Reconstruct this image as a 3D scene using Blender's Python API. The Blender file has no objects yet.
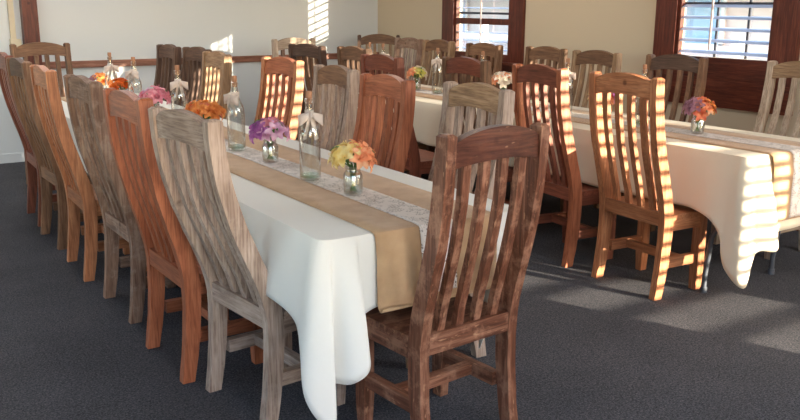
import bpy, bmesh, math, random
from mathutils import Vector, Matrix, noise
random.seed(11)
sc = bpy.context.scene
COL = sc.collection
R = math.radians

# ------------------------------------------------------------------ materials
def srgb(r, g, b):
    f = lambda c: (c/255/12.92) if c/255 <= 0.04045 else ((c/255+0.055)/1.055)**2.4
    return (f(r), f(g), f(b), 1)

def new_mat(name):
    m = bpy.data.materials.new(name); m.use_nodes = True
    nt = m.node_tree
    return m, nt, nt.nodes['Principled BSDF']

def N(nt, t, **kw):
    n = nt.nodes.new(t)
    for k, v in kw.items():
        if k in n.inputs: n.inputs[k].default_value = v
        else: setattr(n, k, v)
    return n

def ramp(nt, fac, stops):
    r = nt.nodes.new('ShaderNodeValToRGB')
    e = r.color_ramp.elements
    e[0].position, e[0].color = stops[0]; e[1].position, e[1].color = stops[-1]
    for p, c in stops[1:-1]:
        x = e.new(p); x.color = c
    nt.links.new(fac, r.inputs[0]); return r

def mixc(nt, fac, a, b, mode='MIX'):
    m = nt.nodes.new('ShaderNodeMix'); m.data_type = 'RGBA'; m.blend_type = mode
    for s, v in ((0, fac), (6, a), (7, b)):
        if hasattr(v, 'links') or isinstance(v, bpy.types.NodeSocket): nt.links.new(v, m.inputs[s])
        else: m.inputs[s].default_value = v
    return m.outputs[2]

def flat(name, col, rough=.6, bump=0, bscale=60, metal=0, var=0):
    m, nt, p = new_mat(name)
    p.inputs['Base Color'].default_value = col; p.inputs['Roughness'].default_value = rough
    p.inputs['Metallic'].default_value = metal
    tc = N(nt, 'ShaderNodeTexCoord')
    if var:
        n = N(nt, 'ShaderNodeTexNoise', Scale=3.0, Detail=4.0); nt.links.new(tc.outputs['Object'], n.inputs['Vector'])
        r = ramp(nt, n.outputs['Fac'], [(.3, tuple(c*(1-var) for c in col[:3])+(1,)), (.7, tuple(min(1, c*(1+var)) for c in col[:3])+(1,))])
        nt.links.new(r.outputs[0], p.inputs['Base Color'])
    if bump:
        n = N(nt, 'ShaderNodeTexNoise', Scale=bscale, Detail=4.0); nt.links.new(tc.outputs['Object'], n.inputs['Vector'])
        b = N(nt, 'ShaderNodeBump', Strength=bump, Distance=.01); nt.links.new(n.outputs['Fac'], b.inputs['Height'])
        nt.links.new(b.outputs[0], p.inputs['Normal'])
    return m

def wood(name, dark, mid, light, axis='z', rough=.55, worn=0, scratch=None, spec=.35, chips=0):
    """grain running along one axis, knots, per piece variation"""
    m, nt, p = new_mat(name)
    L = nt.links.new
    tc = N(nt, 'ShaderNodeTexCoord'); oi = N(nt, 'ShaderNodeObjectInfo')
    off = N(nt, 'ShaderNodeVectorMath', operation='MULTIPLY_ADD')
    cx = N(nt, 'ShaderNodeCombineXYZ')
    for i in range(3): L(oi.outputs['Random'], cx.inputs[i])
    L(cx.outputs[0], off.inputs[0]); off.inputs[1].default_value = (7, 11, 5); L(tc.outputs['Object'], off.inputs[2])
    mp = N(nt, 'ShaderNodeMapping'); s = {'x': (.06, 1, 1), 'y': (1, .06, 1), 'z': (1, 1, .06)}[axis]
    mp.inputs['Scale'].default_value = s; L(off.outputs[0], mp.inputs['Vector'])
    g = N(nt, 'ShaderNodeTexNoise', Scale=42.0, Detail=6.0, Roughness=.65, Distortion=.6); L(mp.outputs[0], g.inputs['Vector'])
    f = N(nt, 'ShaderNodeTexNoise', Scale=160.0, Detail=3.0, Roughness=.6); L(mp.outputs[0], f.inputs['Vector'])
    b = N(nt, 'ShaderNodeTexNoise', Scale=6.0, Detail=3.0); L(off.outputs[0], b.inputs['Vector'])
    c = ramp(nt, g.outputs['Fac'], [(.24, dark), (.5, mid), (.76, light)]).outputs[0]
    fr = ramp(nt, f.outputs['Fac'], [(.38, (.55, .5, .48, 1)), (.56, (1, 1, 1, 1))]).outputs[0]
    c = mixc(nt, .7, c, fr, 'MULTIPLY')
    br = ramp(nt, b.outputs['Fac'], [(.3, (.74, .72, .7, 1)), (.7, (1.0, 1.0, 1.0, 1))]).outputs[0]
    c = mixc(nt, 1.0, c, br, 'MULTIPLY')
    # knots
    v = N(nt, 'ShaderNodeTexVoronoi', Scale=4.2); L(off.outputs[0], v.inputs['Vector'])
    kr = ramp(nt, v.outputs['Distance'], [(.03, (.28, .2, .16, 1)), (.075, (1, 1, 1, 1))]).outputs[0]
    c = mixc(nt, .85, c, kr, 'MULTIPLY')
    hv = N(nt, 'ShaderNodeHueSaturation'); mr = N(nt, 'ShaderNodeMapRange')
    mr.inputs['To Min'].default_value = .86; mr.inputs['To Max'].default_value = 1.12
    L(oi.outputs['Random'], mr.inputs['Value']); L(mr.outputs[0], hv.inputs['Value']); L(c, hv.inputs['Color'])
    c = hv.outputs[0]
    if worn:
        w = N(nt, 'ShaderNodeTexNoise', Scale=11.0, Detail=5.0, Roughness=.7); L(off.outputs[0], w.inputs['Vector'])
        wr = ramp(nt, w.outputs['Fac'], [(.5, (0, 0, 0, 1)), (.62, (worn, worn, worn, 1))]).outputs[0]
        c = mixc(nt, wr, c, scratch)
    if chips:
        mp2 = N(nt, 'ShaderNodeMapping'); mp2.inputs['Scale'].default_value = {'x': (.25, 1, 1), 'y': (1, .25, 1), 'z': (1, 1, .25)}[axis]
        L(off.outputs[0], mp2.inputs['Vector'])
        w = N(nt, 'ShaderNodeTexNoise', Scale=70.0, Detail=2.0, Roughness=.5); L(mp2.outputs[0], w.inputs['Vector'])
        wr = ramp(nt, w.outputs['Fac'], [(.665, (0, 0, 0, 1)), (.72, (chips, chips, chips, 1))]).outputs[0]
        c = mixc(nt, wr, c, srgb(196, 150, 116))
    L(c, p.inputs['Base Color'])
    p.inputs['Roughness'].default_value = rough; p.inputs['Specular IOR Level'].default_value = spec
    bp = N(nt, 'ShaderNodeBump', Strength=.35, Distance=.004); L(g.outputs['Fac'], bp.inputs['Height']); L(bp.outputs[0], p.inputs['Normal'])
    return m

WK = {
 'grey':   (srgb(132, 110, 96), srgb(178, 154, 138), srgb(206, 186, 170), .75),
 'greydk': (srgb(102, 76, 62), srgb(150, 116, 96), srgb(182, 150, 128), .7),
 'red':    (srgb(128, 70, 46), srgb(174, 102, 70), srgb(196, 126, 90), .42),
 'orange': (srgb(146, 90, 60), srgb(190, 124, 84), srgb(212, 152, 110), .45),
 'mahog':  (srgb(100, 54, 40), srgb(142, 80, 60), srgb(164, 100, 76), .42),
 'brown':  (srgb(94, 66, 48), srgb(132, 96, 70), srgb(160, 122, 94), .55),
 'dark':   (srgb(70, 50, 42), srgb(102, 76, 62), srgb(128, 100, 82), .6),
 'tan':    (srgb(132, 102, 74), srgb(168, 134, 102), srgb(196, 164, 130), .6),
 'pale':   (srgb(160, 138, 118), srgb(196, 174, 152), srgb(218, 200, 180), .65),
 'worn':   (srgb(70, 34, 24), srgb(128, 78, 56), srgb(190, 136, 108), .42),
 'worndk': (srgb(66, 34, 26), srgb(98, 54, 40), srgb(130, 80, 60), .34),
}
_w = {}
def W(kind, axis='z'):
    if (kind, axis) not in _w:
        d, m, l, r = WK[kind]
        kw = {}
        if kind == 'worn': kw = dict(worn=.5, scratch=srgb(186, 136, 108), chips=.6)
        if kind == 'worndk': kw = dict(worn=.3, scratch=srgb(120, 66, 46), chips=.4)
        if kind in ('grey', 'greydk'): kw = dict(worn=.3, scratch=srgb(186, 166, 150))
        _w[kind, axis] = wood(f'{kind} wood grain {axis}', d, m, l, axis, r, **kw)
    return _w[kind, axis]

def carpet_mat():
    m, nt, p = new_mat('carpet'); L = nt.links.new
    tc = N(nt, 'ShaderNodeTexCoord')
    a = N(nt, 'ShaderNodeTexNoise', Scale=120.0, Detail=3.0, Roughness=.9); L(tc.outputs['Object'], a.inputs['Vector'])
    b = N(nt, 'ShaderNodeTexNoise', Scale=2.2, Detail=4.0); L(tc.outputs['Object'], b.inputs['Vector'])
    v = N(nt, 'ShaderNodeTexVoronoi', Scale=210.0); L(tc.outputs['Object'], v.inputs['Vector'])
    c = ramp(nt, a.outputs['Fac'], [(.3, srgb(30, 32, 37)), (.5, srgb(64, 66, 73)), (.70, srgb(132, 130, 134))]).outputs[0]
    c = mixc(nt, .35, c, ramp(nt, v.outputs['Color'], [(.2, srgb(30, 32, 40)), (.9, srgb(112, 110, 114))]).outputs[0])
    c = mixc(nt, 1.0, c, ramp(nt, b.outputs['Fac'], [(.3, (.8, .8, .8, 1)), (.7, (1.1, 1.08, 1.06, 1))]).outputs[0], 'MULTIPLY')
    L(c, p.inputs['Base Color']); p.inputs['Roughness'].default_value = .95; p.inputs['Specular IOR Level'].default_value = .25
    bp = N(nt, 'ShaderNodeBump', Strength=.8, Distance=.006); L(a.outputs['Fac'], bp.inputs['Height']); L(bp.outputs[0], p.inputs['Normal'])
    return m

def cloth_mat(name, col, rough=.9):
    m, nt, p = new_mat(name); L = nt.links.new
    p.inputs['Base Color'].default_value = col; p.inputs['Roughness'].default_value = rough
    p.inputs['Sheen Weight'].default_value = .15; p.inputs['Specular IOR Level'].default_value = .25
    tc = N(nt, 'ShaderNodeTexCoord')
    n = N(nt, 'ShaderNodeTexNoise', Scale=9.0, Detail=3.0); L(tc.outputs['Object'], n.inputs['Vector'])
    b = N(nt, 'ShaderNodeBump', Strength=.25, Distance=.02); L(n.outputs['Fac'], b.inputs['Height']); L(b.outputs[0], p.inputs['Normal'])
    # thin cotton lets some light through
    tr = N(nt, 'ShaderNodeBsdfTranslucent'); tr.inputs['Color'].default_value = col
    mx = N(nt, 'ShaderNodeMixShader'); mx.inputs[0].default_value = .22
    out = nt.nodes['Material Output']
    L(p.outputs[0], mx.inputs[1]); L(tr.outputs[0], mx.inputs[2]); L(mx.outputs[0], out.inputs[0])
    return m

def burlap_mat():
    m, nt, p = new_mat('burlap'); L = nt.links.new
    tc = N(nt, 'ShaderNodeTexCoord')
    sp = N(nt, 'ShaderNodeSeparateXYZ'); L(tc.outputs['Object'], sp.inputs[0])
    ad = N(nt, 'ShaderNodeMath', operation='ADD'); L(sp.outputs[1], ad.inputs[0]); L(sp.outputs[2], ad.inputs[1])
    cb = N(nt, 'ShaderNodeCombineXYZ'); L(sp.outputs[0], cb.inputs[0]); L(ad.outputs[0], cb.inputs[1])
    w1 = N(nt, 'ShaderNodeTexWave', Scale=110.0, Distortion=1.5, Detail=2.0, bands_direction='X'); L(cb.outputs[0], w1.inputs['Vector'])
    w2 = N(nt, 'ShaderNodeTexWave', Scale=110.0, Distortion=1.5, Detail=2.0, bands_direction='Y'); L(cb.outputs[0], w2.inputs['Vector'])
    mm = N(nt, 'ShaderNodeMath', operation='MULTIPLY'); L(w1.outputs['Fac'], mm.inputs[0]); L(w2.outputs['Fac'], mm.inputs[1])
    n = N(nt, 'ShaderNodeTexNoise', Scale=14.0, Detail=6.0); L(tc.outputs['Object'], n.inputs['Vector'])
    c = ramp(nt, n.outputs['Fac'], [(.3, srgb(176, 138, 100)), (.7, srgb(204, 166, 126))]).outputs[0]
    c = mixc(nt, .3, c, ramp(nt, mm.outputs[0], [(0, srgb(160, 122, 86)), (.6, srgb(216, 180, 142))]).outputs[0])
    L(c, p.inputs['Base Color']); p.inputs['Roughness'].default_value = .95; p.inputs['Sheen Weight'].default_value = .2
    b = N(nt, 'ShaderNodeBump', Strength=.4, Distance=.002); L(mm.outputs[0], b.inputs['Height']); L(b.outputs[0], p.inputs['Normal'])
    return m

def lace_mat():
    m, nt, p = new_mat('white lace'); L = nt.links.new
    p.inputs['Base Color'].default_value = srgb(232, 222, 214); p.inputs['Roughness'].default_value = .9
    tc = N(nt, 'ShaderNodeTexCoord')
    v = N(nt, 'ShaderNodeTexVoronoi', Scale=95.0, feature='DISTANCE_TO_EDGE'); L(tc.outputs['Object'], v.inputs['Vector'])
    n = N(nt, 'ShaderNodeTexNoise', Scale=26.0, Detail=3.0); L(tc.outputs['Object'], n.inputs['Vector'])
    a = ramp(nt, v.outputs['Distance'], [(.10, (1, 1, 1, 1)), (.2, (0, 0, 0, 1))]).outputs[0]
    b = ramp(nt, n.outputs['Fac'], [(.46, (0, 0, 0, 1)), (.54, (1, 1, 1, 1))]).outputs[0]
    mx = N(nt, 'ShaderNodeMath', operation='MAXIMUM'); L(a, mx.inputs[0]); L(b, mx.inputs[1])
    mr = N(nt, 'ShaderNodeMapRange'); mr.inputs['To Min'].default_value = .25; mr.inputs['To Max'].default_value = .85
    L(mx.outputs[0], mr.inputs['Value']); L(mr.outputs[0], p.inputs['Alpha'])
    return m

def thin_glass(name, col, refl=.05):
    m, nt, p = new_mat(name); L = nt.links.new; nt.nodes.remove(p)
    t = N(nt, 'ShaderNodeBsdfTransparent'); t.inputs['Color'].default_value = col
    g = N(nt, 'ShaderNodeBsdfGlossy'); g.inputs['Roughness'].default_value = .04
    lw = N(nt, 'ShaderNodeLayerWeight'); lw.inputs['Blend'].default_value = .35
    mr = N(nt, 'ShaderNodeMapRange'); mr.inputs['To Min'].default_value = refl; mr.inputs['To Max'].default_value = .75
    L(lw.outputs['Facing'], mr.inputs['Value'])
    mx = N(nt, 'ShaderNodeMixShader'); L(mr.outputs[0], mx.inputs[0]); L(t.outputs[0], mx.inputs[1]); L(g.outputs[0], mx.inputs[2])
    L(mx.outputs[0], nt.nodes['Material Output'].inputs[0])
    return m

M = dict(
 carpet=carpet_mat(),
 wallA=flat('off white wall paint', srgb(210, 212, 212), .85, .06, 90),
 wallB=flat('cream wall paint', srgb(208, 190, 164), .85, .06, 90),
 ceil=flat('ceiling paint', srgb(228, 224, 214), .9),
 cream=flat('cream painted metal', srgb(206, 192, 166), .6),
 trim=wood('stained red brown trim', srgb(72, 32, 24), srgb(108, 52, 38), srgb(134, 74, 56), 'z', .38),
 trimy=wood('stained red brown trim long', srgb(72, 32, 24), srgb(108, 52, 38), srgb(134, 74, 56), 'y', .38),
 trimx=wood('stained chair rail', srgb(112, 68, 54), srgb(156, 104, 84), srgb(180, 130, 110), 'x', .42),
 louver=flat('pale blue grey louvers', srgb(178, 190, 216), .35),
 rod=flat('pale painted rod', srgb(214, 190, 184), .4),
 sash=flat('grey window sash', srgb(70, 72, 84), .5),
 pane=thin_glass('window glass', (.96, .98, .98, 1), .03),
 cloth=cloth_mat('ivory cotton', srgb(240, 236, 228)),
 clothw=cloth_mat('cream cotton', srgb(240, 228, 206)),
 burlap=burlap_mat(), lace=lace_mat(),
 glass=thin_glass('clear bottle glass', (.975, .985, .975, 1), .06),
 jar=thin_glass('jar glass', (.965, .98, .972, 1), .10),
 gbase=thin_glass('green glass foot', (.70, .86, .76, 1), .12),
 cork=flat('cork', srgb(170, 122, 92), .9, .3, 120),
 ribbon=cloth_mat('pale burlap ribbon', srgb(226, 210, 198)),
 water=thin_glass('water', (.95, .975, .965, 1), .03),
 steel=flat('grey painted steel', srgb(92, 98, 108), .4, metal=.5),
 top=flat('grey plastic table top', srgb(190, 190, 186), .6),
 stem=flat('green stem', srgb(62, 104, 40), .6, var=.2),
 leaf=flat('green leaf', srgb(76, 122, 46), .55, var=.3),
 deck=flat('pale outdoor paving', srgb(200, 192, 184), .9, var=.08),
 adobe=flat('pink plaster', srgb(226, 204, 200), .9, var=.05),
 blueg=flat('blue tinted shopfront glass', srgb(150, 184, 214), .2),
 aqua=flat('pale green awning', srgb(150, 200, 180), .7),
 white=flat('white painted timber', srgb(236, 234, 232), .6),
)
def petal_mat(name, a, b):
    m, nt, p = new_mat(name); L = nt.links.new
    tc = N(nt, 'ShaderNodeTexCoord'); n = N(nt, 'ShaderNodeTexNoise', Scale=34.0, Detail=2.0); L(tc.outputs['Object'], n.inputs['Vector'])
    c = ramp(nt, n.outputs['Fac'], [(.38, a), (.62, b)]).outputs[0]
    L(c, p.inputs['Base Color']); p.inputs['Roughness'].default_value = .6
    tr = N(nt, 'ShaderNodeBsdfTranslucent'); L(c, tr.inputs['Color'])
    mx = N(nt, 'ShaderNodeMixShader'); mx.inputs[0].default_value = .4
    L(p.outputs[0], mx.inputs[1]); L(tr.outputs[0], mx.inputs[2]); L(mx.outputs[0], nt.nodes['Material Output'].inputs[0])
    return m
PET = dict(
 yellow=petal_mat('yellow petals', srgb(246, 220, 132), srgb(252, 238, 178)),
 peach=petal_mat('peach petals', srgb(238, 150, 104), srgb(246, 190, 146)),
 orange=petal_mat('orange petals', srgb(216, 124, 58), srgb(238, 166, 92)),
 marigold=petal_mat('marigold petals', srgb(214, 92, 20), srgb(236, 126, 36)),
 pink=petal_mat('pink petals', srgb(222, 128, 146), srgb(240, 176, 186)),
 lilac=petal_mat('lilac petals', srgb(214, 158, 196), srgb(236, 200, 220)),
 purple=petal_mat('purple petals', srgb(160, 84, 158), srgb(190, 118, 184)),
 mauve=petal_mat('mauve petals', srgb(160, 116, 138), srgb(192, 146, 160)),
 white=petal_mat('white petals', srgb(236, 224, 204), srgb(248, 240, 228)),
 coral=petal_mat('coral petals', srgb(216, 104, 76), srgb(236, 156, 110)),
 lime=petal_mat('lime petals', srgb(208, 200, 96), srgb(228, 222, 140)),
)

# ------------------------------------------------------------------ mesh helpers
def finish(name, bm, mat, parent=None, smooth=True, bevel=0, loc=None):
    if bevel:
        ed = [e for e in bm.edges if len(e.link_faces) == 2 and e.calc_face_angle(0) > .6]
        bmesh.ops.bevel(bm, geom=ed, offset=bevel, segments=2, affect='EDGES', profile=.6)
    bmesh.ops.recalc_face_normals(bm, faces=bm.faces)
    me = bpy.data.meshes.new(name); bm.to_mesh(me); bm.free()
    if smooth:
        me.shade_smooth(); me.set_sharp_from_angle(angle=R(38))
    me.materials.append(mat)
    o = bpy.data.objects.new(name, me); COL.objects.link(o)
    if parent: o.parent = parent
    if loc: o.location = loc
    return o

def box(bm, x0, x1, y0, y1, z0, z1):
    v = [bm.verts.new(p) for p in ((x0,y0,z0),(x1,y0,z0),(x1,y1,z0),(x0,y1,z0),(x0,y0,z1),(x1,y0,z1),(x1,y1,z1),(x0,y1,z1))]
    for f in ((0,3,2,1),(4,5,6,7),(0,1,5,4),(1,2,6,5),(2,3,7,6),(3,0,4,7)): bm.faces.new([v[i] for i in f])

def strip_solid(bm, secs):
    """secs: list of 4-point rings"""
    rings = [[bm.verts.new(p) for p in s] for s in secs]
    for a, b in zip(rings, rings[1:]):
        for i in range(4):
            j = (i+1) % 4; bm.faces.new((a[i], a[j], b[j], b[i]))
    bm.faces.new(rings[0][::-1]); bm.faces.new(rings[-1])

def tube(bm, pts, r, seg=10):
    pts = [Vector(p) for p in pts]; rings = []
    rr = r if isinstance(r, (list, tuple)) else [r]*len(pts)
    for i, p in enumerate(pts):
        t = (pts[min(i+1, len(pts)-1)] - pts[max(i-1, 0)]).normalized()
        a = t.orthogonal().normalized() if i == 0 else (a - t*a.dot(t)).normalized()
        b = t.cross(a)
        rings.append([bm.verts.new(p + (a*math.cos(k*2*math.pi/seg) + b*math.sin(k*2*math.pi/seg))*rr[i]) for k in range(seg)])
    for x, y in zip(rings, rings[1:]):
        for k in range(seg): bm.faces.new((x[k], x[(k+1) % seg], y[(k+1) % seg], y[k]))
    bm.faces.new(rings[0][::-1]); bm.faces.new(rings[-1])

def lathe(bm, prof, seg=28, ripple=0, nr=12):
    rings = []
    for r, z in prof:
        if r < 1e-5: rings.append([bm.verts.new((0, 0, z))])
        else: rings.append([bm.verts.new(((r*(1+ripple*math.cos(nr*k*2*math.pi/seg)))*math.cos(k*2*math.pi/seg), (r*(1+ripple*math.cos(nr*k*2*math.pi/seg)))*math.sin(k*2*math.pi/seg), z)) for k in range(seg)])
    for a, b in zip(rings, rings[1:]):
        for k in range(seg):
            j = (k+1) % seg
            if len(a) == 1 and len(b) == 1: continue
            if len(a) == 1: bm.faces.new((a[0], b[j], b[k]))
            elif len(b) == 1: bm.faces.new((a[k], a[j], b[0]))
            else: bm.faces.new((a[k], a[j], b[j], b[k]))

def empty(name, loc, rz=0):
    o = bpy.data.objects.new(name, None); COL.objects.link(o); o.empty_display_size = .1
    o.location = loc; o.rotation_euler = (0, 0, rz); return o

def tag(o, label, cat, group=None):
    o['label'] = label; o['category'] = cat
    if group: o['group'] = group
    return o

def struct(name, bm, mat, parent=None, **kw):
    o = finish(name, bm, mat, parent, smooth=False, **kw)
    if not parent: o['kind'] = 'structure'
    return o

def copy_tree(o, parent=None):
    c = o.copy(); COL.objects.link(c); c.parent = parent
    for ch in list(o.children): copy_tree(ch, c)
    return c

# ------------------------------------------------------------------ room
XB, YA, X0, Y0, ZC = 5.20, 8.42, -3.2, -.75, 2.75
TW = .07   # thickness of the timber framed window wall
bm = bmesh.new(); box(bm, X0, XB, Y0, YA, -.1, 0); struct('floor', bm, M['carpet'])
bm = bmesh.new(); box(bm, X0-.15, XB+.15, Y0-.15, YA+.15, ZC, ZC+.1); struct('ceiling', bm, M['ceil'])
bm = bmesh.new(); box(bm, X0-.15, XB+.15, YA, YA+.15, -.1, ZC); struct('wall_back', bm, M['wallA'])

# wall with a row of windows: holes = (y0, y1, z0, z1)
def wall_with_holes(name, axis, pos, thick, u0, u1, holes, mat):
    bm = bmesh.new()
    def b(a0, a1, z0, z1):
        if a1-a0 < 1e-4 or z1-z0 < 1e-4: return
        if axis == 'x': box(bm, pos, pos+thick, a0, a1, z0, z1)
        else: box(bm, a0, a1, pos, pos+thick, z0, z1)
    a = u0
    for h in sorted(holes):
        b(a, h[0], -.1, ZC); b(h[0], h[1], -.1, h[2]); b(h[0], h[1], h[3], ZC); a = h[1]
    b(a, u1, -.1, ZC)
    return struct(name, bm, mat)
W1 = (6.10, 6.95, .99, 2.05); W2 = (3.44, 4.23, 1.09, 1.86)
W3 = (.50, 1.50, 1.09, 2.05)
wall_with_holes('wall_right', 'x', XB, TW, Y0, YA, [W1, W2, W3], M['wallB'])
wall_with_holes('wall_left', 'x', X0-.15, .15, Y0, YA, [(.2, 2.6, .9, 2.3), (3.6, 6.0, .9, 2.3)], M['wallA'])
SW = (4.35, 5.16, .24, 2.10)    # tall shuttered window in the front wall, behind the camera to the right
wall_with_holes('wall_front', 'y', Y0-.08, .08, X0, XB, [(-.7, 1.15, .7, 2.35), SW], M['wallA'])

def window(n, w, pitch, tilt, blade, mid=None, casing=.19, sillz=None, rod=.45, z_off=.0, muntins=(.3, .62)):
    y0, y1, z0, z1 = w
    root = empty(f'window_{n}', (XB, (y0+y1)/2, z0)); root['kind'] = 'structure'
    inv = Matrix.Translation((-XB, -(y0+y1)/2, -z0))
    def fin(name, bm, mat, **k):
        bm.transform(inv); return finish(name, bm, mat, root, smooth=False, **k)
    for a, b in ((y0-casing, y0), (y1, y1+casing)):
        bm = bmesh.new(); box(bm, XB-.03, XB, a, b, z0-.14, z1+casing); fin('casing', bm, M['trim'], bevel=.004)
    bm = bmesh.new(); box(bm, XB-.03, XB, y0, y1, z1, z1+casing); fin('casing', bm, M['trimy'], bevel=.004)
    bm = bmesh.new(); box(bm, XB-.028, XB, y0, y1, z0-.14, z0); fin('casing', bm, M['trimy'], bevel=.004)
    bm = bmesh.new(); box(bm, XB-.02, XB, y0-casing+.0, y1+casing-.0, z0-.345, z0-.14); fin('apron', bm, M['trimy'], bevel=.004)
    if sillz:
        bm = bmesh.new(); box(bm, XB-.075, XB-.03, y0-casing-.03, y1+casing+.03, sillz-.03, sillz); fin('ledge', bm, M['trimy'], bevel=.004)
    # reveal frame of the shutter
    bm = bmesh.new()
    box(bm, XB-.012, XB+.03, y0, y0+.028, z0, z1); box(bm, XB-.012, XB+.03, y1-.028, y1, z0, z1)
    box(bm, XB-.012, XB+.03, y0+.028, y1-.028, z1-.03, z1)
    if mid: box(bm, XB-.012, XB+.03, y0+.028, y1-.028, mid-.028, mid+.028)
    fin('shutter_frame', bm, M['trim'])
    bm = bmesh.new(); z = z0+.035+z_off; hb = blade/2; th = .006
    while z < z1-.05:
        if not (mid and abs(z-mid) < .05):
            t = tilt if (not mid or z > mid) else 0.0
            c, s = math.cos(t), math.sin(t); xc = XB+.024
            sec = lambda y: [(xc+(u*c-v*s), y, z+(u*s+v*c)) for u, v in ((-hb, 0), (0, -th), (hb, 0), (0, th))]
            strip_solid(bm, [sec(y0+.03), sec(y1-.03)])
        z += pitch
    fin('shutter', bm, M['louver'])
    if rod:
        yr = y0+(y1-y0)*rod
        bm = bmesh.new(); tube(bm, [(XB-.018, yr, z0+.05), (XB-.018, yr, z1-.05)], .008, 8); fin('tilt_rod', bm, M['rod'])
    bm = bmesh.new()
    for f in muntins:
        ym = y0+(y1-y0)*f; box(bm, XB+.045, XB+.058, ym-.008, ym+.008, z0, z1)
    box(bm, XB+.045, XB+.058, y0, y1, z0+.36, z0+.38)
    fin('sash', bm, M['sash'])
    bm = bmesh.new(); box(bm, XB+.060, XB+.064, y0, y1, z0, z1); fin('glass', bm, M['pane'])
    return root
TL = R(13)
window(1, W1, .077, R(6), .07, mid=1.285, sillz=.925, rod=.5, muntins=(.05,))
window(2, W2, .080, R(20), .066, rod=.62)
window(3, W3, .080, TL, .078)
def tall_shutter():
    x0, x1, z0, z1 = SW
    root = empty('window_4', (0, 0, 0)); root['kind'] = 'structure'
    bm = bmesh.new(); box(bm, x0-.14, x0, Y0, Y0+.03, 0, z1+.14); box(bm, x0, XB, Y0, Y0+.03, z1, z1+.14); box(bm, x0, XB, Y0, Y0+.03, z0-.14, z0)
    finish('casing', bm, M['trim'], root, smooth=False)
    bm = bmesh.new(); yf = Y0-.035
    box(bm, x0+.016, x0+.06, yf-.015, yf+.015, z0, z1); box(bm, x1-.03, x1, yf-.015, yf+.015, z0, z1)
    finish('shutter_frame', bm, M['louver'], root, smooth=False)
    bm = bmesh.new(); z = z0+.03; hb = .031; th = .005; t = R(-38)
    while z < z1-.02:
        c, q = math.cos(t), math.sin(t)
        sec = lambda x: [(x, yf+(u*c-v*q), z+(u*q+v*c)) for u, v in ((-hb, 0), (0, -th), (hb, 0), (0, th))]
        strip_solid(bm, [sec(x0+.06), sec(x1-.03)]); z += .0735
    finish('shutter', bm, M['louver'], root, smooth=False)
tall_shutter()

# chair rail, baseboards, corner post and conduit on the back wall
bm = bmesh.new(); box(bm, 1.56, XB, YA-.022, YA, .84, .905); box(bm, 1.56, XB, YA-.034, YA-.022, .852, .868); box(bm, 1.56, XB, YA-.034, YA-.022, .886, .902)
struct('trim_1', bm, M['trimx'])
bm = bmesh.new(); box(bm, 1.43, 1.56, YA-.11, YA, 0, ZC); struct('trim_2', bm, M['trim'], bevel=.004)
bm = bmesh.new(); box(bm, X0, 1.43, YA-.014, YA, 0, .085); struct('baseboard_back', bm, M['wallA'])
bm = bmesh.new(); box(bm, 1.56, XB, YA-.014, YA, 0, .085); struct('baseboard_back', bm, M['trimx'])
bm = bmesh.new(); box(bm, XB-.014, XB, Y0, YA-.014, 0, .1); struct('baseboard_right', bm, M['trimy'])
bm = bmesh.new(); box(bm, 1.33, 1.375, YA-.03, YA, 1.115, ZC)
o = finish('cable_conduit', bm, M['cream'], bevel=.004); tag(o, 'cream conduit ending in a small electrical box, left of the dark wooden post', 'conduit')
bm = bmesh.new(); box(bm, 1.32, 1.41, YA-.055, YA, 1.045, 1.115); jb = finish('junction_box', bm, M['cream'], o, bevel=.006)
bm = bmesh.new(); box(bm, 1.327, 1.403, YA-.06, YA-.055, 1.052, 1.108); finish('cover', bm, M['cream'], jb)

# ------------------------------------------------------------------ chairs
# side profile of rear post: (z, y centre, depth)
LOWP = [(0, -.222, .050), (.10, -.206, .056), (.22, -.192, .060), (.34, -.186, .063), (.43, -.188, .064)]
UPP = [(.52, .14, .064), (.64, .40, .063), (.76, .66, .060), (.88, .85, .057), (.98, .95, .055), (1.06, .99, .053), (1.108, 1.0, .052)]
PROF = []
def set_lean(l):
    """rear top corner sits l behind the foot centre"""
    PROF.clear(); PROF.extend(LOWP)
    end = -.222-l+.026
    PROF.extend((z, -.188+(end+.188)*g, d) for z, g, d in UPP)
def pr(z):
    for a, b in zip(PROF, PROF[1:]):
        if z <= b[0]:
            f = max(0, (z-a[0])/(b[0]-a[0]))
            return a[1]+(b[1]-a[1])*f, a[2]+(b[2]-a[2])*f
    return PROF[-1][1], PROF[-1][2]

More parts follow.
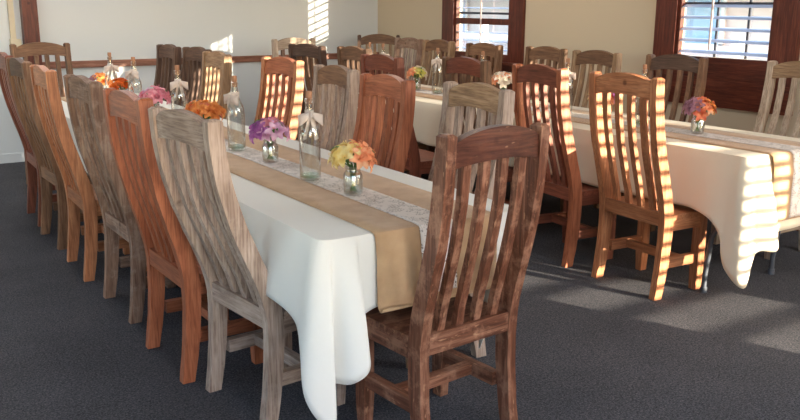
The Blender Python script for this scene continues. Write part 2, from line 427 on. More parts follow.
def chair(kind, crest=None, slat=None, seat=None, side=None, lean=.125, sd=.133, hw=.2275):
    set_lean(lean); e = hw-.22
    crest = crest or kind; slat = slat or kind; seat = seat or kind
    root = empty('dining_chair', (0, 0, 0))
    rnd = random.Random(sum(map(ord, kind+crest)))
    pw = .039; q = hw-pw
    for s in (-1, 1):
        bm = bmesh.new(); secs = []
        zs = [i*1.108/22 for i in range(23)]
        for z in zs:
            y, d = pr(z); a = s*hw; b = s*(hw-pw); j = lambda: rnd.uniform(-.0012, .0012)
            x0, x1 = min(a, b)+j(), max(a, b)+j()
            secs.append([(x0, y-d/2+j(), z), (x1, y-d/2+j(), z), (x1, y+d/2, z), (x0, y+d/2, z)])
        # softly crowned head
        y, d = pr(1.108); x0, x1 = min(s*hw, s*(hw-pw)), max(s*hw, s*(hw-pw))
        secs.append([(x0+.008, y-d/2+.01, 1.116), (x1-.008, y-d/2+.01, 1.116), (x1-.008, y+d/2-.01, 1.116), (x0+.008, y+d/2-.01, 1.116)])
        strip_solid(bm, secs); finish('leg', bm, W(side or kind), root, bevel=.004)
        bm = bmesh.new(); xa = s*(.205+e); xb = s*(.159+e)
        x0, x1 = min(xa, xb), max(xa, xb)
        strip_solid(bm, [[(x0+.004, sd-.065, 0), (x1-.004, sd-.065, 0), (x1-.004, sd-.021, 0), (x0+.004, sd-.021, 0)]] +
                    [[(x0, sd-.069, z), (x1, sd-.069, z), (x1, sd-.017, z), (x0, sd-.017, z)] for z in (.1, .25, .405)])
        finish('leg', bm, W(kind), root, bevel=.004)
        # side stretcher and side apron
        bm = bmesh.new(); x = s*(.184+e); box(bm, x-.016, x+.016, -.16, sd-.067, .15, .2); finish('stretcher', bm, W(kind, 'y'), root, bevel=.004)
        bm = bmesh.new(); x = s*(.19+e); box(bm, x-.012, x+.012, -.150, sd-.069, .345, .402); finish('apron', bm, W(kind, 'y'), root, bevel=.003)
    bm = bmesh.new(); box(bm, -.169-e, .169+e, -.052, -.016, .155, .197); finish('stretcher', bm, W(kind, 'x'), root, bevel=.004)
    bm = bmesh.new(); box(bm, -.160-e, .160+e, sd-.051, sd-.027, .345, .402); finish('apron', bm, W(kind, 'x'), root, bevel=.003)
    # seat board, notched behind by the posts
    bm = bmesh.new()
    h = hw-.006; g = q-.003
    pts = [(-h, -.150), (-g, -.150), (-g, -.19), (g, -.19), (g, -.150), (h, -.150), (h, sd-.008), (h-.007, sd), (-h+.007, sd), (-h, sd-.008)]
    lo = [bm.verts.new((x, y, .403)) for x, y in pts]; hi = [bm.verts.new((x, y, .432)) for x, y in pts]
    bm.faces.new(lo[::-1]); bm.faces.new(hi)
    for i in range(len(pts)): j = (i+1) % len(pts); bm.faces.new((lo[i], lo[j], hi[j], hi[i]))
    finish('seat', bm, W(seat, 'x'), root, bevel=.004)
    # lower back rail
    bm = bmesh.new(); box(bm, -q, q, -.216, -.192, .376, .446); finish('back_rail', bm, W(kind, 'x'), root, bevel=.004)
    # arched crest rail
    bm = bmesh.new(); secs = []
    for i in range(25):
        x = q*(-1+2*i/24); u = x/q
        zt = 1.082+.044*(1-u*u)**.8; zb = 1.008+.016*(1-u*u)
        yt, d = pr(zt); yb, _ = pr(zb); k = .010*(1-u*u)
        secs.append([(x, yb-.019-k, zb), (x, yb+.019-k, zb), (x, yt+.017-k, zt), (x, yt-.017-k, zt)])
    strip_solid(bm, secs); finish('crest_rail', bm, W(crest, 'x'), root, bevel=.004)
    # four bent slats
    for i in range(4):
        xc = (2*hw-pw)/5*(i-1.5); bm = bmesh.new(); secs = []
        for k in range(15):
            z = .43+k*(1.022-.43)/14; y, _ = pr(z); hw2 = .0158; u = k/14
            yy = y-.003*math.sin(math.pi*u)
            x_ = xc+rnd.uniform(-.001, .001)
            y_ = yy
            secs.append([(x_-hw2, y_-.0125, z), (x_+hw2, y_-.0125, z), (x_+hw2, y_+.0125, z), (x_-hw2, y_+.0125, z)])
        strip_solid(bm, secs); finish('back_slat', bm, W(slat), root, bevel=.003)
    return root

protos = {}
def get_chair(spec):
    if spec not in protos:
        protos[spec] = chair(*spec); return protos[spec]
    return copy_tree(protos[spec])

GL, GR = 'chairs along the left side of the front table', 'chairs along the right side of the front table'
GN, GF = 'chairs along the near side of the window table', 'chairs along the window side of the window table'
CH = [
 # spec, x, y, facing angle, label, group
 (('grey', None, None, None, None, .185), 1.295, 2.733, 84.2, 'weathered grey high-back chair nearest the camera on the left of the front table', GL),
 (('red',), 1.216, 3.251, 89, 'glossy orange-red chair between two grey weathered ones on the left of the front table', GL),
 (('greydk',), 1.23, 4.0, 88.8, 'rough grey-brown chair just behind the orange-red one on the left of the front table', GL),
 (('orange',), 1.207, 4.731, 90.9, 'light orange-brown chair, fourth back on the left of the front table', GL),
 (('brown', 'dark', None, None, 'brown'), 1.21, 5.442, 88, 'dark worn chair just behind the light orange-brown one, left side of the front table', GL),
 (('mahog',), 1.230, 6.070, 91, 'reddish chair farthest back on the left of the front table, at the image edge', GL),
 (('tan', 'tan', 'grey', None, 'grey'), 1.918, 2.849, -86.2, 'greyish chair with tan curved top rail behind the distressed red-brown chair at the table head', GR),
 (('red',), 1.82, 3.41, -85.8, 'red-brown chair directly behind the yellow and orange flowers', GR),
 (('brown', 'brown', 'grey', None, 'grey'), 1.905, 4.049, -86.7, 'dark-topped chair with slats coloured pale as if lit behind the foremost corked bottle', GR),  # grey slats and posts put light on the brown wood into its colour
 (('orange', 'red', 'red'), 1.962, 4.794, -92.8, 'orange-brown chair with sun stripes behind the purple and pink flowers', GR),
 (('tan', 'tan', 'tan'), 1.835, 5.578, -87.5, 'light brown chair below the bright sun patch on the back wall', GR),
 (('dark',), 1.928, 6.19, -91.5, 'dark chair just left of the light brown one under the bright sun patch', GR),
 (('dark',), 1.87, 6.665, -89.7, 'dark grey chair farthest back on the right of the front table', GR),
 (('orange', None, None, None, 'orange'), 3.552, 2.905, 92.5, 'large orange-brown chair with sun stripes nearest the camera at the window table', GN),
 (('mahog', None, None, None, 'red'), 3.576, 3.535, 96.0, 'red-brown striped chair just left of the large orange-brown one at the window table', GN),
 (('mahog', None, 'brown', None, 'brown'), 3.61, 4.27, 92, 'reddish chair behind the tan-topped grey chair, near side of the window table', GN),
 (('mahog',), 3.3, 4.775, 90.3, 'red chair left of the white and peach flowers, near side of the window table', GN),
 (('brown', None, 'brown'), 3.66, 5.75, 90.7, 'small brown arched chair just left of the red one beside the white and peach flowers', GN),
 (('dark', None, 'brown'), 3.527, 6.337, 82, 'dark chair in front of the sunlit chair at the far end of the window table', GN),
 (('brown', 'dark', 'brown', None, 'brown'), 4.434, 3.828, -95, 'dark brown chair below the big window, behind the lilac and coral flowers', GF),
 (('tan', 'brown', 'tan', None, 'tan'), 4.33, 4.497, -88.7, 'brown chair against the cream wall, immediately left of the one below the big window', GF),
 (('brown', 'brown'), 4.381, 5.098, -87, 'dark brown chair just right of the small window, partly behind the striped red-brown chair', GF),
 (('brown', None, 'brown'), 4.312, 5.785, -88.4, 'brown chair directly in front of the small window', GF),
 (('brown', 'brown', 'tan', None, 'tan'), 4.373, 6.53, -89.1, 'brown chair with sunlit slats just left of the small window', GF),
 (('greydk', None, 'grey'), 4.374, 7.03, -88.4, 'greyish chair farthest back on the window side, next to the dark corner chair', GF),
 (('pale', 'tan', 'pale'), 4.55, 3.015, -89, 'pale grey-tan chair at the right edge of the picture beside the big window', GF),
 (('worn', 'worndk', 'worn', 'worn', None, .108, .18, .221), 1.609, 2.269, -5.2, 'distressed red-brown chair in the foreground at the near head of the front table', None),
 (('brown',), 1.418, 7.11, 175, 'brown chair facing the camera at the far head of the front table', None),
 (('pale', 'pale', 'greydk'), 3.685, 7.12, 175, 'pale chair with sunlit top rail at the far head of the window table', None),
 (('dark', 'brown', 'tan'), 4.740, 7.66, 212, 'dark brown chair standing in the far corner of the room, facing the camera', None),
]
for spec, x, y, ang, lab, grp in CH:
    c = get_chair(spec)
    c.location = (x, y, 0); c.rotation_euler = (0, 0, -R(ang))
    tag(c, lab, 'chair', grp)
    if not grp and 'group' in c: del c['group']
    k = .972 if 'distressed' in lab and 'foreground' in lab else .985 if 'nearest the camera on the left' in lab else 1
    c.scale = (k, k, k)

# ------------------------------------------------------------------ tables
def table(x0, x1, y0, y1, label, legs):
    t = empty('banquet_table', ((x0+x1)/2, (y0+y1)/2, 0)); tag(t, label, 'table')
    ox, oy = (x0+x1)/2, (y0+y1)/2
    bm = bmesh.new(); box(bm, x0-ox, x1-ox, y0-oy, y1-oy, .712, .745); finish('tabletop', bm, M['top'], t, bevel=.006)
    for ly, dirn in legs:
        for s, lx in legs[(ly, dirn)]:
            bm = bmesh.new()
            P = [(lx, ly, .012), (lx, ly, .10), (lx, ly+.02*dirn, .30), (lx+.0, ly+.09*dirn, .44), (lx, ly+.13*dirn, .60), (lx, ly+.13*dirn, .712)]
            tube(bm, [(a-ox, b-oy, c) for a, b, c in P], .0135, 10)
            lathe_pts = [(0, 0), (.018, 0), (.018, .03), (0, .03)]
            b2 = bmesh.new(); lathe(b2, lathe_pts, 12); b2.transform(Matrix.Translation((lx-ox, ly-oy, 0)))
            lg = finish('leg', bm, M['steel'], t); finish('foot_cap', b2, M['steel'], lg)
        xs = [lx for s, lx in legs[(ly, dirn)]]
        bm = bmesh.new(); tube(bm, [(xs[0]-ox, ly+.06*dirn-oy, .38), (xs[1]-ox, ly+.06*dirn-oy, .38)], .011, 8); finish('crossbar', bm, M['steel'], t)
    return t
table(1.165, 1.935, 2.20, 6.70, 'long banquet table under the white cloth in the foreground, grey metal legs',
      {(2.484, 0): ((0, 1.345), (0, 1.745)), (4.42, 1): ((0, 1.40), (0, 1.70)), (6.45, 1): ((0, 1.40), (0, 1.70))})
table(3.545, 4.295, 2.42, 6.80, 'long banquet table under the cream cloth by the windows, grey metal legs',
      {(2.645, -1): ((0, 3.62), (0, 4.2)), (4.68, 1): ((0, 3.80), (0, 4.1)), (6.62, 1): ((0, 3.80), (0, 4.1))})

def catmull(P, n):
    out = []; m = len(P)
    for i in range(m):
        p0, p1, p2, p3 = (Vector(P[(i+k-1) % m]) for k in range(4))
        for k in range(n):
            t = k/n
            out.append(.5*((2*p1)+(-p0+p2)*t+(2*p0-5*p1+4*p2-p3)*t*t+(-p0+3*p1-3*p2+p3)*t**3))
    return out

def tablecloth(x0, x1, y0, y1, z, ctrl, mat, label, group=None):
    """ctrl: closed list of (top x, top y, hem x, hem y, hem z)"""
    S = catmull([tuple(c) for c in ctrl], 6)
    bm = bmesh.new(); rows = 16; rings = []
    inner = []
    cx, cy = (x0+x1)/2, (y0+y1)/2
    for s in S:
        tx, ty, hx, hy, hz = s
        inner.append(bm.verts.new((tx+(.012 if tx < cx else -.012), ty+(.012 if ty < cy else -.012), z+.0005)))
    rings.append(inner)
    for r in range(rows+1):
        t = r/rows; ring = []
        for i, s in enumerate(S):
            tx, ty, hx, hy, hz = s
            f = t**.8 if t > 0 else 0
            d = 1-math.exp(-t*9)
            ox = (hx-tx); oy = (hy-ty)
            ln = math.hypot(ox, oy)+1e-9
            out = .010*d
            zz = z-.001-(z-hz)*t if t > 0 else z-.001
            ring.append(bm.verts.new((tx+ox*f+ox/ln*out*(1-t), ty+oy*f+oy/ln*out*(1-t), zz)))
        rings.append(ring)
    for a, b in zip(rings, rings[1:]):
        for i in range(len(S)):
            j = (i+1) % len(S); bm.faces.new((a[i], a[j], b[j], b[i]))
    bm.faces.new(inner)
    o = finish('tablecloth', bm, mat); 
    m = o.modifiers.new('thickness', 'SOLIDIFY'); m.thickness = .0015; m.offset = 1
    for p in o.data.polygons: p.use_smooth = True
    tag(o, label, 'tablecloth', group); return o

def side_pts(a, b, n, nrm, drop, amp, seed, z, base=.02, per=1.0):
    rnd = random.Random(seed); out = []
    for i in range(n):
        f = (i+.5)/n; x = a[0]+(b[0]-a[0])*f; y = a[1]+(b[1]-a[1])*f
        o = base+amp*(1 if i % 2 else 0)*rnd.uniform(.4, 1)
        out.append((x, y, x+nrm[0]*o, y+nrm[1]*o, z-drop+rnd.uniform(-.008, .008)))
    return out

z = .752
a0, a1, b0, b1 = 1.150, 1.945, 2.185, 6.71
c1 = []
c1 += side_pts((a0, 6.6), (a0, 2.80), 26, (-1, 0), .25, .022, 3, z)
c1 += [(a0, 2.70, 1.10, 2.72, .515), (a0, 2.60, 1.105, 2.61, .512), (a0, 2.50, 1.10, 2.50, .505), (a0, 2.40, 1.10, 2.40, .502), (a0, 2.32, 1.10, 2.32, .495),
       (a0, 2.26, 1.095, 2.25, .47), (a0, 2.23, 1.075, 2.19, .40), (a0+.003, 2.21, 1.062, 2.15, .30), (a0+.008, 2.20, 1.078, 2.12, .235), (a0+.012, 2.195, 1.118, 2.10, .182), (a0+.022, b0+.004, 1.148, 2.10, .172),
       (a0+.032, b0+.002, 1.160, 2.135, .25), (a0+.045, b0, 1.165, 2.15, .300), (a0+.07, b0, 1.200, 2.10, .310), (a0+.09, b0, 1.248, 2.085, .335), (a0+.105, b0, 1.270, 2.10, .37),
       (a0+.115, b0, 1.268, 2.135, .42), (a0+.13, b0, 1.262, 2.160, .475), (a0+.16, b0, 1.30, 2.168, .505)]
c1 += side_pts((a0+.19, b0), (a1-.16, b0), 5, (0, -1), .235, .006, 5, z, .012)
c1 += [(a1-.13, b0, 1.825, 2.165, .48), (a1-.09, b0, 1.838, 2.175, .41), (a1-.05, b0, 1.842, 2.21, .33), (a1-.02, b0+.01, 1.846, 2.255, .27), (a1, b0+.05, 1.850, 2.285, .215), (a1, b0+.09, 1.862, 2.30, .25),
       (a1, b0+.13, 1.895, 2.32, .36), (a1, b0+.19, 1.94, 2.39, .46)]
c1 += side_pts((a1, 2.45), (a1, 6.6), 28, (1, 0), .30, .02, 7, z)
c1 += [(a1, b1-.02, a1+.03, b1+.02, .36), (a1-.03, b1, a1-.01, b1+.05, .34)]
c1 += side_pts((a1-.1, b1), (a0+.1, b1), 4, (0, 1), .26, .01, 9, z, .02)
c1 += [(a0+.03, b1, a0+.01, b1+.05, .34), (a0, b1-.02, a0-.03, b1+.02, .36)]
tablecloth(a0, a1, b0, b1, z, c1, M['cloth'], 'white tablecloth with hanging corner point on the foreground table', 'tablecloths')

a0, a1, b0, b1 = 3.535, 4.305, 2.405, 6.81
c2 = []
c2 += side_pts((a0, 6.7), (a0, 2.95), 25, (-1, 0), .30, .022, 13, z)
c2 += [(a0, 2.86, 3.50, 2.86, .455), (a0, 2.77, 3.505, 2.77, .46), (a0, 2.68, 3.50, 2.69, .462), (a0, 2.61, 3.495, 2.62, .45), (a0, 2.56, 3.50, 2.555, .42), (a0, 2.51, 3.512, 2.505, .35),
       (a0, 2.48, 3.515, 2.49, .26), (a0, 2.45, 3.518, 2.462, .19), (a0+.002, 2.43, 3.530, 2.395, .125), (a0+.010, b0+.006, 3.568, 2.375, .112),
       (a0+.03, b0, 3.612, 2.39, .15), (a0+.045, b0, 3.640, 2.395, .24), (a0+.065, b0, 3.655, 2.375, .285), (a0+.11, b0, 3.715, 2.33, .283), (a0+.15, b0, 3.765, 2.35, .31),
       (a0+.18, b0, 3.775, 2.385, .36)]
c2 += side_pts((a0+.22, b0), (a1-.16, b0), 5, (0, -1), .385, .008, 15, z, .015)
c2 += [(a1-.10, b0, 4.22, 2.37, .33), (a1-.05, b0, 4.27, 2.34, .24), (a1, b0+.0, 4.36, 2.34, .18), (a1, b0+.08, 4.37, 2.45, .28), (a1, b0+.16, 4.34, 2.56, .42)]
c2 += side_pts((a1, 2.68), (a1, 6.7), 26, (1, 0), .30, .02, 17, z)
c2 += [(a1, b1-.02, a1+.03, b1+.02, .36), (a1-.03, b1, a1-.01, b1+.05, .34)]
c2 += side_pts((a1-.1, b1), (a0+.1, b1), 4, (0, 1), .26, .01, 19, z, .02)
c2 += [(a0+.03, b1, a0+.01, b1+.05, .34), (a0, b1-.02, a0-.03, b1+.02, .36)]
tablecloth(a0, a1, b0, b1, z, c2, M['clothw'], 'cream tablecloth on the table by the windows, sun stripes on its near end', 'tablecloths')

def runner(name, xc, hw, path, mat, label, cat, wob=.004, scallop=0, seed=1, group=None):
    rnd = random.Random(seed); bm = bmesh.new(); rows = []
    # densify path
    P = []
    for a, b in zip(path, path[1:]):
        n = max(1, int(math.dist(a, b)/.02))
        for k in range(n): P.append((a[0]+(b[0]-a[0])*k/n, a[1]+(b[1]-a[1])*k/n))
    P.append(path[-1]); s = 0
    for i, (y, zz) in enumerate(P):
        if i: s += math.dist(P[i], P[i-1])
        e1 = wob*math.sin(s*3.1+seed)+scallop*abs(math.sin(s*math.pi/.035)); e2 = wob*math.sin(s*2.3+seed*2)-scallop*abs(math.sin(s*math.pi/.035))
        rows.append([bm.verts.new((xc-hw+e2+(2*hw+e1-e2)*k/8, y, zz)) for k in range(9)])
    for a, b in zip(rows, rows[1:]):
        for k in range(8): bm.faces.new((a[k], a[k+1], b[k+1], b[k]))
    o = finish(name, bm, mat)
    m = o.modifiers.new('thickness', 'SOLIDIFY'); m.thickness = .0012; m.offset = 1
    for p in o.data.polygons: p.use_smooth = True
    tag(o, label, cat, group); return o
def rpath(yfar, ynear, zt, hang, off, curl=False):
    p = [(yfar, zt), (ynear+.012, zt), (ynear-off*.5, zt-.003), (ynear-off, zt-.014), (ynear-off-.012, zt-.08), (ynear-off-.016, hang+.02)]
    if curl: p += [(ynear-off-.022, hang), (ynear-off-.034, hang-.010), (ynear-off-.046, hang-.006), (ynear-off-.05, hang+.006)]
    else: p += [(ynear-off-.017, hang)]
    return p
runner('burlap_runner', 1.568, .243, rpath(6.68, 2.185, .7560, .515, .016, True), M['burlap'], 'brown burlap runner down the middle of the foreground table', 'table runner', seed=2, group='burlap runners')
runner('lace_runner', 1.568, .068, rpath(6.66, 2.185, .7590, .53, .020), M['lace'], 'narrow white lace strip along the burlap on the foreground table', 'lace runner', .003, .004, 3, 'lace runners')
runner('burlap_runner', 3.925, .235, rpath(6.78, 2.405, .7560, .42, .024), M['burlap'], 'brown burlap runner down the middle of the table by the windows', 'table runner', seed=5, group='burlap runners')
runner('lace_runner', 3.925, .075, rpath(6.76, 2.405, .7590, .43, .028), M['lace'], 'narrow white lace strip along the burlap on the table by the windows', 'lace runner', .003, .004, 6, 'lace runners')
ZT = .7610

# ------------------------------------------------------------------ bottles
def bow_mesh(bm):
    # loops and tails of a tied ribbon, in front of neck; local x right, z up, y depth
    def rib(P, w):
        rows = []
        for p, t in P:
            rows.append([bm.verts.new((p[0]+t[0]*w*k, p[1]+t[1]*w*k, p[2]+t[2]*w*k)) for k in (-1, -.3, .3, 1)])
        for a, b in zip(rows, rows[1:]):
            for k in range(3): bm.faces.new((a[k], a[k+1], b[k+1], b[k]))
    for s in (-1, 1):
        P = []
        for i in range(13):
            a = i/12*2*math.pi
            x = s*(.026*(1-math.cos(a))); y = .014*math.sin(a); zz = -.009*(1-math.cos(a))
            w = .45+.55*(1-math.cos(a))/2
            P.append(((x, y-.019, zz), (0, 0, w)))
        rib(P, .017)
        P = [((s*(.004+.022*k/5), -.02-.004*math.sin(k), -.002-.075*k/5), (.9, .35, .2)) for k in range(6)]
        rib(P, .010)
    # knot and wrap
    tube(bm, [(-.009, -.021, 0), (0, -.026, 0), (.009, -.021, 0)], [.007, .011, .007], 8)
    rings = []
    for zz in (-.012, -.004, .004, .012):
        rings.append([bm.verts.new((.0185*math.cos(k*math.pi/8), .0185*math.sin(k*math.pi/8), zz)) for k in range(16)])
    for a, b in zip(rings, rings[1:]):
        for k in range(16): bm.faces.new((a[k], a[(k+1) % 16], b[(k+1) % 16], b[k]))

def bottle():
    t = empty('glass_bottle', (0, 0, 0))
    out = [(0, .0), (.036, .0), (.041, .004), (.0425, .012), (.0425, .175), (.041, .192), (.036, .212), (.026, .236), (.019, .254), (.0155, .270), (.0148, .305), (.0172, .308), (.0172, .322), (.0145, .324)]
    inn = [(.0125, .322), (.0125, .27), (.017, .252), (.024, .233), (.034, .209), (.039, .19), (.0402, .172), (.0402, .016), (.034, .010), (0, .018)]
    bm = bmesh.new(); lathe(bm, out+inn, 32); finish('bottle_body', bm, M['glass'], t)
    bm = bmesh.new(); lathe(bm, [(0, .0105), (.033, .0092), (.0385, .012), (.0395, .018), (.036, .022), (0, .0205)], 32); finish('bottle_foot', bm, M['gbase'], t)
    bm = bmesh.new(); lathe(bm, [(0, .300), (.011, .300), (.012, .324), (.0125, .348), (.011, .352), (0, .352)], 18); finish('cork', bm, M['cork'], t)
    bm = bmesh.new(); bow_mesh(bm); bm.transform(Matrix.Translation((0, 0, .262)) @ Matrix.Diagonal((.95, 1.2, 1.3, 1)))
    b = finish('ribbon_bow', bm, M['ribbon'], t)
    m = b.modifiers.new('thickness', 'SOLIDIFY'); m.thickness = .0012
    return t
bp = bottle(); first = True
BT = [
 (1.532, 2.995, 20, 'tall clear corked bottle with a ribbon bow, nearest one on the foreground table', 1),
 (1.555, 3.802, -40, 'clear corked bottle with bow between the orange flowers and the purple and pink flowers', 1),
 (1.55, 4.592, 30, 'clear corked bottle with a pale bow between the pink flowers and the orange flowers', 1),
 (1.55, 5.415, -20, 'clear corked bottle between the marigold flowers and the pink flowers', 1),
 (1.55, 5.965, 40, 'farthest clear corked bottle on the foreground table, beside mauve and orange flowers', 1),
 (3.92, 3.40, 30, 'clear bottle seen through the slats of the large orange-brown striped chair', 0),
 (3.92, 4.03, 10, 'clear bottle behind the striped red-brown chair on the table by the windows', 0),
 (3.92, 4.90, 35, 'clear bottle with large pale bow in front of the small window, by white flowers', 0),
 (3.92, 5.46, 0, 'clear bottle just right of the white and peach flowers on the table by the windows', 0),
 (3.92, 6.26, 30, 'right one of two white-bowed bottles at the far end of the table by the windows', 0),
 (3.92, 6.48, -30, 'left one of two white-bowed bottles at the far end of the table by the windows', 0),
]
for x, y, rz, lab, g in BT:
    b = bp if first else copy_tree(bp); first = False
    b.location = (x, y, ZT); b.rotation_euler = (0, 0, -R(35)+R(rz))
    tag(b, lab, 'bottle', 'bottles on the foreground table' if g else 'bottles on the table by the windows')

# ------------------------------------------------------------------ jars and flowers
def jar():
    t = empty('glass_jar', (0, 0, 0))
    out = [(0, 0), (.030, 0), (.0345, .004), (.036, .012), (.0365, .045), (.036, .072), (.031, .082), (.0265, .088), (.0285, .090), (.0285, .094), (.0270, .096), (.0285, .099), (.0285, .106)]
    inn = [(.0260, .106), (.0240, .088), (.0290, .080), (.0335, .07), (.0338, .012), (.028, .007), (0, .007)]
    bm = bmesh.new(); lathe(bm, out+inn, 48, .018, 8); finish('jar_body', bm, M['jar'], t)
    bm = bmesh.new(); lathe(bm, [(0, .0085), (.0315, .0125), (.0325, .062), (0, .062)], 24); finish('water', bm, M['water'], t)
    return t

def blossom_mesh(kind, rnd, size):
    bm = bmesh.new()
    npet = 6 if kind != 'marigold' else 16
    layers = 1 if kind != 'marigold' else 3
    for l in range(layers):
        for k in range(npet):
            a = k*2*math.pi/npet+l*.3+rnd.uniform(-.12, .12)
            Ln = size*(1-.22*l)*rnd.uniform(.9, 1.08); w = Ln*(.30 if npet == 6 else .16)
            op = rnd.uniform(.75, 1.15) if npet == 6 else (.95-.3*l)
            rows = []
            for i in range(6):
                u = i/5; ang = op*u*1.25
                rad = Ln*(.12+.88*u)*math.sin(min(1.35, .45+ang)); h = Ln*.75*u*math.cos(ang)+(.1*l)*Ln
                ww = w*math.sin(math.pi*(.12+.83*u))**.8
                ca, sa = math.cos(a), math.sin(a)
                rows.append([bm.verts.new((rad*ca-q*ww*sa, rad*sa+q*ww*ca, h+abs(q)*ww*.35)) for q in (-1, 0, 1)])
            for p, q in zip(rows, rows[1:]):
                for j in range(2): bm.faces.new((p[j], p[j+1], q[j+1], q[j]))
    if npet == 6:
        for k in range(4):
            a = k*1.7; tube(bm, [(0, 0, 0), (.16*size*math.cos(a), .16*size*math.sin(a), .75*size)], size*.02, 4)
    return bm

def bouquet(x, y, cols, label, seed, spread=.062, nfl=12, size=.034, grp=None, top=.0, rot=0):
    """cols: function (local dir right) -> colour name"""
    rnd = random.Random(seed)
    t = empty('flower_bouquet', (x, y, ZT)); tag(t, label, 'flowers', grp)
    ri = Vector((.837, -.547, 0)); fw = Vector((.547, .837, 0))
    heads = []
    for i in range(nfl):
        a = i*2.39996; cz = 1-1.18*(i+.5)/nfl; r = spread*math.sqrt(max(.05, 1-cz*cz))*rnd.uniform(.86, 1.08)
        u, v = r*math.cos(a), r*math.sin(a)*.85
        heads.append((u, v, .128+top+.040*cz+rnd.uniform(-.006, .008)))
    bm = bmesh.new()
    for u, v, h in heads:
        p = ri*u+fw*v; q = -p*.22
        tube(bm, [(q.x, q.y, .013), (p.x*.12, p.y*.12, .06), (p.x*.26, p.y*.26, .105), (p.x*.9, p.y*.9, h-.004)], .0017, 6)
    finish('stem', bm, M['stem'], t)
    for i in range(12):
        a = rnd.uniform(0, 6.28); ln = rnd.uniform(.04, .065); bm = bmesh.new(); rows = []
        r0 = .02; h0 = rnd.uniform(.108, .172)+top
        for k in range(6):
            u = k/5; rr = r0+ln*u; zz = h0+.022*math.sin(u*2.2)-.018*u*u; ww = .011*math.sin(math.pi*(.1+.86*u))
            rows.append([bm.verts.new((rr*math.cos(a)-q*ww*math.sin(a), rr*math.sin(a)+q*ww*math.cos(a), zz+abs(q)*.003)) for q in (-1, 0, 1)])
        for p, q in zip(rows, rows[1:]):
            for j in range(2): bm.faces.new((p[j], p[j+1], q[j+1], q[j]))
        finish('leaf', bm, M['leaf'], t)
    for i, (u, v, h) in enumerate(heads):
        cn = cols(u/spread, v/spread, rnd)
        bm = blossom_mesh('marigold' if cn == 'marigold' else 'lily', rnd, size*rnd.uniform(.85, 1.12))
        p = ri*u+fw*v
        d = Vector((p.x, p.y, (h-.118-top)*1.3)).normalized()
        # turn some heads to the side they lean
        mt = Matrix.Translation((p.x, p.y, h)) @ d.to_track_quat('Z', 'Y').to_matrix().to_4x4()
        bm.transform(mt)
        o = finish('blossom', bm, PET[cn], t)
        for f in o.data.polygons: f.use_smooth = True
    return t
jp = jar(); first = True
pick = lambda *c: (lambda u, v, r: r.choice(c))
FL = [
 (1.540, 2.668, lambda u, v, r: 'yellow' if u < .15 else 'peach', 'yellow and orange lily-like flowers in the nearest jar on the foreground table', 'on the foreground table holding yellow and orange flowers', 1),
 (1.556, 3.425, lambda u, v, r: r.choice(('purple', 'purple', 'lilac')) if u < -.05 else r.choice(('lilac', 'pink', 'lilac', 'mauve')), 'purple and pink flowers between the two nearest bottles on the foreground table', 'holding purple and pink flowers', 1),
 (1.55, 4.205, pick('orange', 'peach', 'orange', 'coral'), 'bunch of orange flowers above the top rail of the weathered grey foreground chair', 'holding orange flowers behind the weathered grey foreground chair', 1),
 (1.55, 5.03, pick('pink', 'pink', 'pink', 'lilac'), 'bunch of pink flowers above the orange-red chair on the left', 'holding only pink flowers', 1),
 (1.55, 5.73, pick('marigold'), 'small deep orange marigold-like flowers between the two farthest bottles', 'holding deep orange marigold-like flowers', 1),
 (1.55, 6.27, lambda u, v, r: 'mauve' if u < .0 else 'orange', 'mauve and golden orange flowers farthest back on the foreground table', 'farthest back on the foreground table, with mauve and orange flowers', 1),
 (3.92, 3.00, lambda u, v, r: r.choice(('lilac', 'mauve')) if u < -.2 else r.choice(('coral', 'orange', 'peach')), 'lilac and coral flowers nearest the big window', 'holding lilac and coral flowers by the big window', 0),
 (3.92, 3.72, pick('purple', 'yellow', 'pink', 'coral'), 'mixed flowers glimpsed between the slats of the large striped chair', 'holding mixed flowers behind the large striped chair slats', 0),
 (3.92, 4.66, pick('white', 'white', 'peach'), 'large white lilies in front of the small window', 'holding white lilies in front of the small window', 0),
 (3.92, 5.75, lambda u, v, r: 'peach' if u < -.1 else r.choice(('white', 'lime')), 'peach, white and lime flowers near the far end of the table by the windows', 'holding peach, white and lime flowers', 0),
]
for i, (x, y, cf, lab, jl, g) in enumerate(FL):
    j = jp if first else copy_tree(jp); first = False
    j.location = (x, y, ZT)
    tag(j, 'small clear quilted glass jar '+jl, 'jar', 'flower jars on the foreground table' if g else 'flower jars on the table by the windows')
    bouquet(x, y, cf, lab, 20+i, grp='flower bunches on the foreground table' if g else 'flower bunches on the table by the windows',
            size=.045, nfl=(15, 16, 22, 17, 10, 14, 16, 14, 16, 14)[i], spread=(.062, .064, .080, .068, .046, .058, .066, .06, .07, .064)[i], top=.03 if i == 8 else 0)

# ------------------------------------------------------------------ outdoors
bm = bmesh.new(); box(bm, XB+TW, 30, -30, 40, -.2, -.1); struct('ground', bm, M['deck'])
bld = empty('plaster_building', (13.5, 14, -.1)); tag(bld, 'pink plaster building seen outside through the louvered windows', 'building')
bm = bmesh.new(); box(bm, -.8, 2.5, -12, 14, 0, 3.6); finish('wall', bm, M['adobe'], bld, smooth=False)
for y in (-7.5, -4.6, -1.5, 2.5, 6.5):
    bm = bmesh.new(); box(bm, -.84, -.8, y, y+1.5, .9, 2.3); w = finish('shop_window', bm, M['blueg'], bld, smooth=False)
    bm = bmesh.new(); box(bm, -.88, -.84, y-.08, y, .82, 2.38); box(bm, -.88, -.84, y+1.5, y+1.58, .82, 2.38); box(bm, -.88, -.84, y-.08, y+1.58, 2.3, 2.38); box(bm, -.88, -.84, y-.08, y+1.58, .82, .9)
    finish('window_frame', bm, M['white'], w, smooth=False)
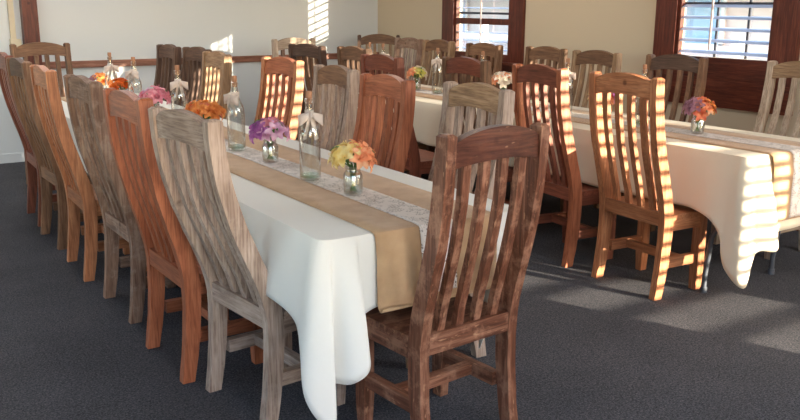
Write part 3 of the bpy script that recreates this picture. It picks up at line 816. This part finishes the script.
bm = bmesh.new(); box(bm, -1.9, -.8, -12, 14, 1.65, 1.75); finish('awning', bm, M['aqua'], bld, smooth=False)
fn = empty('white_railing', (8.4, 9, -.1)); tag(fn, 'white timber railing with posts and diagonal braces outside the windows', 'fence')
for k in range(10):
    y = -6.0+k*1.5
    bm = bmesh.new(); box(bm, -.05, .05, y-.05, y+.05, 0, 1.25); finish('post', bm, M['white'], fn, smooth=False)
    bm = bmesh.new(); tube(bm, [(0, y+.05, .15), (0, y+1.45, 1.0)], .03, 6); finish('brace', bm, M['white'], fn)
bm = bmesh.new(); box(bm, -.03, .03, -6.1, 7.6, 1.02, 1.1); finish('rail', bm, M['white'], fn, smooth=False)

# ------------------------------------------------------------------ light
w = bpy.data.worlds.new('sky'); sc.world = w; w.use_nodes = True; nt = w.node_tree
bg = nt.nodes['Background']; sky = nt.nodes.new('ShaderNodeTexSky'); sky.sky_type = 'NISHITA'
sky.sun_disc = False; sky.sun_elevation = R(20); sky.sun_rotation = R(158); sky.air_density = 1.0; sky.dust_density = 1.5
nt.links.new(sky.outputs[0], bg.inputs[0]); bg.inputs[1].default_value = .8

SUN = Vector((-.378, .914, -.150)).normalized()
sl = bpy.data.lights.new('sun', 'SUN'); sl.energy = 14; sl.angle = R(.34); sl.color = (1, .86, .66)
so = bpy.data.objects.new('sun', sl); COL.objects.link(so); so.rotation_euler = SUN.to_track_quat('-Z', 'Y').to_euler(); so.location = (9, -9, 4)
for x, y, e, c in ((1.0, 4.8, 13, (.94, .97, 1)), (3.6, 5.6, 13, (1, .93, .84)), (1.4, 7.0, 14, (.9, .95, 1))):  # unseen fill lights added under the ceiling to raise the room's ambient level
    l = bpy.data.lights.new('ceiling_fill', 'AREA'); l.energy = e; l.size = 1.2; l.color = c
    o = bpy.data.objects.new('ceiling_fill', l); COL.objects.link(o); o.location = (x, y, 2.7)
for x, e in ((2.4, 26), (4.0, 36)):      # unseen fill lights added at the front wall to brighten camera-side faces
    l = bpy.data.lights.new('front_fill', 'AREA'); l.energy = e; l.size = 1.0; l.color = (.93, .96, 1)
    o = bpy.data.objects.new('front_fill', l); COL.objects.link(o); o.location = (x, -.68, 2.1)
    o.rotation_euler = Vector((-.05, 1, -.32)).to_track_quat('-Z', 'Y').to_euler()

# ------------------------------------------------------------------ camera
cam = bpy.data.cameras.new('camera'); co = bpy.data.objects.new('camera', cam); COL.objects.link(co)
cam.sensor_width = 36; cam.lens = 36*850.8/800; cam.clip_start = .05
yaw, pit, rol = .58012, .23853, .006318
fw = Vector((math.sin(yaw)*math.cos(pit), math.cos(yaw)*math.cos(pit), -math.sin(pit)))
rt = Vector((math.cos(yaw), -math.sin(yaw), 0)); up = rt.cross(fw)
rt2 = rt*math.cos(rol)+up*math.sin(rol); up2 = -rt*math.sin(rol)+up*math.cos(rol)
mt = Matrix((rt2, up2, -fw)).transposed().to_4x4(); mt.translation = (0, 0, 1.4493)
co.matrix_world = mt
sc.camera = co
sc.view_settings.view_transform = 'Standard'; sc.view_settings.look = 'None'; sc.view_settings.gamma = 1
sc.view_settings.exposure = 0.8; sc.view_settings.use_curve_mapping = False
sc.cycles.use_denoising = True; sc.cycles.max_bounces = 10; sc.cycles.diffuse_bounces = 6
sc.cycles.transparent_max_bounces = 24; sc.cycles.sample_clamp_indirect = 6
